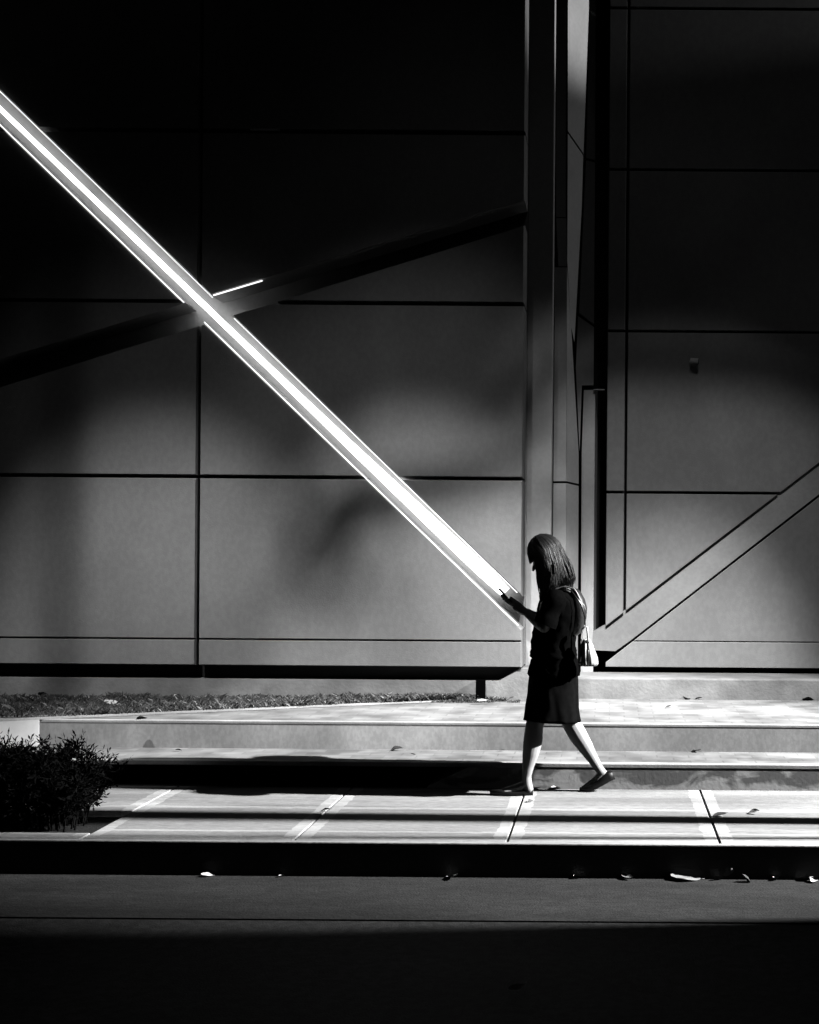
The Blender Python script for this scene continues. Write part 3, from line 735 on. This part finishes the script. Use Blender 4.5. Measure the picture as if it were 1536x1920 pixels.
def shoe2():
    pts = [W(1154, 1465, RY), W(1146, 1468, RY), W(1132, 1476, RY), W(1118, 1484, RY), W(1108, 1487, RY), W(1096, 1487.3, RY), W(1086, 1486.5, RY)]
    hs = [.056, .068, .056, .050, .042, .034, .018]; ws = [.022, .036, .037, .040, .042, .036, .016]; mb = MB(); rings = []
    for i, c in enumerate(pts):
        d = (pts[min(i + 1, 6)] - pts[max(i - 1, 0)]).normalized(); u = Vector((d.z, 0, -d.x)); u = u if u.z > 0 else -u
        ring = []
        for k in range(14):
            a = math.tau * k / 14; ca, sa = math.cos(a), math.sin(a)
            ring.append(c + Vector((0, 1, 0)) * (ws[i] * (abs(ca) ** .7) * (1 if ca > 0 else -1)) + u * (hs[i] * (.5 + .5 * (abs(sa) ** .7) * (1 if sa > 0 else -1))))
        rings.append(ring)
    mb.rings(rings); return mb.build('shoe', M_shoe, P, smooth=True)
shoe2()
# hair: fine strands from a centre parting, a fringe, longer locks at the side and back
random.seed(5); b = MB()
b.ball(HD(.014, 0, .014), (.098, .084, .098), 20, 12, tilt)
def skull(phi, el_):     # phi: 0 = front (-X), pi = back; el_: elevation above the ear line
    return HD(.006 - .104 * math.cos(phi) * math.cos(el_), 0, .004 + .110 * math.sin(el_)), .089 * math.sin(phi) * math.cos(el_)
for i in range(2800):
    s = random.choice((-1, 1)); off = random.uniform(-.004, .006); fringe = i % 9 == 0
    phi = R(random.uniform(0, 48)) if fringe else R(46) + (math.pi - R(46)) * random.random() ** .85
    pts = []; wv = random.uniform(.002, .009); pz = random.uniform(0, 6)
    for j in range(6):
        e_ = (R(88) - R(78) * j / 5.) if fringe else (R(88) * (1 - j / 5.) + R(2)); ph = phi * (.55 + .45 * j / 5.) if phi < 1.6 else phi
        c, yy = skull(ph, e_); v = c + Vector((0, s * yy, 0)); v += (v - hc).normalized() * (off + .003 * noise.noise(Vector((phi * 3, j * .6, s * 2.)))); pts.append(v)
    last = pts[-1]
    if fringe:
        d = (pts[-1] - pts[-2]).normalized(); pts += [last + d * .018, last + d * random.uniform(.024, .040)]
        b.tube(pts, [.0016] * 7 + [.0005], 4); continue
    back = max(0, -math.cos(phi)); side = math.sin(phi)
    fr = min(1, max(0, (phi - R(46)) / (math.pi - R(46))))
    wv2 = noise.noise(Vector((fr * 7, s * 3., .3)))
    xe_ = 1010 + 68 * fr ** .85 + random.uniform(-2.5, 2.5) + 4 * wv2; ye_ = 1113 - 24 * fr + random.uniform(-12, 5) + 7 * wv2 + (random.uniform(2, 14) if random.random() < .12 else 0)
    end = W(xe_, ye_, s * (.085 + .025 * side) * (1 if fr < .75 else random.uniform(.2, .95)))
    for t in (.18, .36, .54, .72, .88, 1):
        q = last.lerp(end, t) + Vector((.012 * fr * math.sin(math.pi * t), s * .010 * math.sin(math.pi * t), 0))
        q += Vector((math.sin(t * 7 + pz * .25 + fr * 9), math.cos(t * 6 + fr * 11), 0)) * wv * t; pts.append(q)
    r0 = random.uniform(.0011, .0024)
    b.tube(pts, [r0 * .8] + [r0] * (len(pts) - 3) + [r0 * .7, r0 * .15], 4)
for i in range(60):
    phi = random.uniform(.9, 3.1); s = random.choice((-1, 1)); c, yy = skull(phi, random.uniform(0, 1.2)); v = c + Vector((0, s * yy, 0)); o_ = (v - hc).normalized()
    b.tube([v, v + o_ * .010 + Vector((.004, 0, -.03)), v + o_ * .016 + Vector((.012, 0, -.075)), v + o_ * .012 + Vector((.022, random.uniform(-.02, .02), -.12))], [.0009] * 3 + [.0004], 3)
b.build('hair', M_hair, P, smooth=True, fix=False)

# phone in her hands
pc = W(951, 1119.5); PH = empty('phone', pc); tag(PH, 'thin dark phone held up in both hands of the woman', 'phone')
ax = (W(967, 1136) - W(936, 1104)).normalized(); nrm = Vector((-ax.z, 0, ax.x)); nrm = nrm if nrm.z > 0 else -nrm
def obox(mb, c, a, la, n_, ln, ly):
    vs = [c + a * (i * la / 2) + Vector((0, j * ly / 2, 0)) + n_ * (k * ln / 2) for k in (-1, 1) for j in (-1, 1) for i in (-1, 1)]
    mb.add(vs, [(0, 2, 3, 1), (4, 5, 7, 6), (0, 1, 5, 4), (2, 6, 7, 3), (0, 4, 6, 2), (1, 3, 7, 5)])
b = MB(); obox(b, pc, ax, .148, nrm, .009, .072); o = b.build('phone_case', mat('phone_black', .01, .3, spec=.5), PH); bevel(o, .003, 3)
b = MB(); obox(b, pc + nrm * .0052, ax, .136, nrm, .001, .064); b.build('screen', mat('phone_glass', .005, .05, spec=.6), PH)
b = MB(); c0 = [(956, 1127), (946, 1128), (947, 1137), (953, 1144), (961, 1147), (967, 1146), (968, 1141)]
b.tube([W(*q, -.046) for q in c0], .0035, 6, flat=.5); b.build('wrist_strap', mat('pale_strap', .7, .6), PH, smooth=True)

# dark backpack
BP = empty('backpack', W(1088, 1145)); tag(BP, 'small black backpack with pale edged straps on the back of the woman', 'backpack')
rows = [(1104, 1070, 1084, .05), (1111, 1070, 1090, .09), (1124, 1070, 1097, .115), (1140, 1070, 1101, .125), (1158, 1070, 1100, .125), (1174, 1068, 1096, .115), (1186, 1068, 1090, .10), (1192, 1068, 1082, .06)]
b = MB(); b.rings([ring_px(y, xf, xb, hd, n=30, pw_=3) for y, xf, xb, hd in rows]); b.build('bag_body', mat('black_nylon', .014, .45, spec=.4, bump=.3, bscale=60), BP, smooth=True)
for s in (-1, 1):
    q = [W(1084, 1118, s * .07), W(1076, 1103, s * .088), W(1062, 1099, s * .098), W(1045, 1103, s * .108), W(1030, 1113, s * .125), W(1018, 1130, s * .135), W(1014, 1150, s * .14)]
    b = MB(); b.tube(q, .018, 8, flat=.28, upv=(0, 0, 1)); b.build('shoulder_strap', mat('grey_webbing', .06, .5), BP, smooth=True)
b = MB(); b.tube([W(1076, 1100, -.10), W(1084, 1112, -.10), W(1090, 1126, -.102), W(1096, 1134, -.10), W(1099, 1144, -.09)], [.005, .009, .008, .007, .004], 6, flat=.4)
b.build('piping', mat('pale_piping', .5, .35), BP, smooth=True)

# light handbag hanging behind
HB = empty('handbag', W(1100, 1220, -.14)); tag(HB, 'glossy pale handbag with dark stripes hanging behind the hip of the woman', 'handbag')
M_bag = mat('pale_patent_leather', .62, .25, var=.15, scale=14, spec=.6, bump=.3, bscale=18); M_strp = mat('black_patent_leather', .012, .25, spec=.6)
def bagring(y, xf, xb, hd): return ring_px(y, xf, xb, hd, n=84, pw_=2.2, cy=-.14, wob=.085, ph=2.0)
rows = densify([(1196, 1094, 1106, .012), (1204, 1091, 1111, .028), (1216, 1089, 1115, .040), (1230, 1087, 1120, .048), (1241, 1087, 1121, .050), (1245, 1089, 1118, .042)], 3)
b = MB(); b.rings([bagring(*r_) for r_ in rows]); b.build('bag_body', M_bag, HB, smooth=True)
def stripe(pts, wd):
    b = MB(); b.tube(pts, wd, 8, flat=.35, upv=(0, 1, 0)); b.build('dark_stripe', M_strp, HB, smooth=True)
stripe([W(1100, 1206, -.166), W(1102, 1218, -.180), W(1103, 1230, -.189), W(1103, 1243, -.190)], [.006, .012, .013, .011])
stripe([W(1106, 1206, -.162), W(1110, 1217, -.170), W(1113, 1228, -.178)], [.004, .009, .006])
stripe([W(1092, 1210, -.168), W(1091, 1222, -.175), W(1090, 1236, -.180)], [.003, .005, .005])
for s in (-1, 1):
    yy = -.14 + s * .022
    b = MB(); b.tube([W(1094, 1203, yy), W(1091, 1192, yy), W(1093, 1178, yy), W(1098, 1171, yy), (W(1102, 1174, yy)), W(1103, 1186, yy), W(1104, 1196, yy), W(1105, 1203, yy)], .006, 8); b.build('handle', M_bag if s < 0 else M_strp, HB, smooth=True)
b = MB(); b.box(*(lambda p: (p.x - .012, p.x + .012, p.y - .008, p.y + .004, p.z - .007, p.z + .007))(W(1100, 1199, -.165))); o = b.build('clasp', M_trim, HB); bevel(o, .002, 2)
b = MB(); b.tube([W(1098, 1172, -.14), W(1098, 1155, -.15), W(1090, 1130, -.16), W(1074, 1108, -.15), W(1058, 1100, -.13), W(1040, 1108, -.15)], .005, 6, flat=.6); b.build('shoulder_strap', M_strp, HB, smooth=True)

# ------------------------------------------------------------------ street tree whose limb reaches over the pavement above the picture
TR = empty('tree', (3.3, 5.5, ZR)); tag(TR, 'bare limbed street tree standing beyond the right edge, its bough above the picture', 'tree')
LP = Vector((.5, 5.29, 7.02))
def thr(x, y, t): return (LP if x > 760 else Vector((-1.5, 5.29, 7.02))).lerp(at(x, y, YL), t)
b = MB(); b.tube([(3.3, 5.5, ZR), (3.32, 5.52, 1.6), (3.22, 5.6, 3.4), (3.0, 5.8, 4.8), (2.6, 6.0, 5.9), (2.2, 6.1, 7.2)], [.13, .11, .10, .085, .06, .02], 12); b.build('trunk', mat('bark', .08, .9, var=.4, scale=9, bump=.6, bscale=30), TR, smooth=True)
e0 = thr(1130, 500, .36); b = MB()
bough = [(2.95, 5.82, 4.9), (2.0, 6.5, 5.9), (.7, 6.85, 5.9), e0, thr(980, 700, .36), thr(850, 800, .36), thr(700, 920, .36), thr(590, 1030, .36), thr(480, 1130, .36), thr(380, 1190, .36)]
b.tube(bough, [.07, .06, .05, .045, .05, .055, .04, .05, .035, .012], 10)
random.seed(21)
for k in range(12):
    i = random.randint(3, 8); p = Vector(bough[i]).lerp(Vector(bough[min(i + 1, 9)]), random.random())
    d = Vector((random.gauss(-.5, .7), random.gauss(0, .5), random.gauss(.35, .6))).normalized() * random.uniform(.12, .34)
    if (p + d).z < 4.75: d.z = abs(d.z)
    b.tube([p, p + d * .5 + Vector((0, 0, .02)), p + d], [.012, .008, .003], 5)
lfm = MB()
for (cx_, cy_, rx_, num) in ((450, 1110, .30, 170), (535, 1035, .30, 150), (820, 820, .36, 170), (930, 730, .24, 80)):
    c = thr(cx_, cy_, .36); ax_ = (thr(980, 700, .36) - thr(480, 1130, .36)).normalized()
    for k in range(num):
        p = c + ax_ * random.gauss(0, rx_ * .5) + Vector((random.gauss(0, .05), random.gauss(0, .07), random.gauss(0, .04)))
        if p.z < 4.72: continue
        d = Vector((random.gauss(0, 1), random.gauss(0, 1), random.gauss(0, .6))).normalized(); leafblade(lfm, p, d, random.uniform(.05, .08), random.uniform(.018, .028))
lfm.build('leaves', mat('tree_leaves', .06, .7, var=.3, scale=9), TR, fix=False)
b.build('bough', bpy.data.materials['bark'], TR, smooth=True)
# ------------------------------------------------------------------ posts beyond the right edge, whose shadows run along the pavement
def post(name, X, Y, r, h, lb):
    E = empty(name, (X, Y, 0)); tag(E, lb, 'post')
    b = MB(); b.tube([(X, Y, 0), (X, Y, h)], r, 18); b.build('pole', M_steel, E, smooth=True)
    b = MB(); b.tube([(X, Y, 0.0), (X, Y, .02)], r * 1.9, 18); b.build('base_plate', M_steel, E)
hb = empty('light_blocker', (5.05, 2, 0)); tag(hb, 'tall dark boards added beyond the right edge to keep lamplight off the road', 'light_blocker')
b = MB(); b.box(5.0, 5.06, -6, 6.28, ZR + .1, 7.5); b.build('boards', M_steel, hb)  # unseen boards added to block the street lamp from the road
for i in range(6):
    b = MB(); b.box(5.062, 5.16, -5.9 + 2.4 * i, -5.8 + 2.4 * i, ZR, 7.3); b.build('stud', M_steel, hb)
post('sign_post', 3.6, 6.83, .022, 4.4, 'thin dark post standing near the kerb right of the picture')
shade_pole = post('shadow_pole', -3.73, 6.68, .03, 7.4, 'tall steel pole added beyond the left edge to shade the wall')  # unseen pole added to cast a dark band on the left wall
post('lamp_post', 3.3, 7.18, .078, 4.6, 'thick dark post standing on the pavement right of the picture')
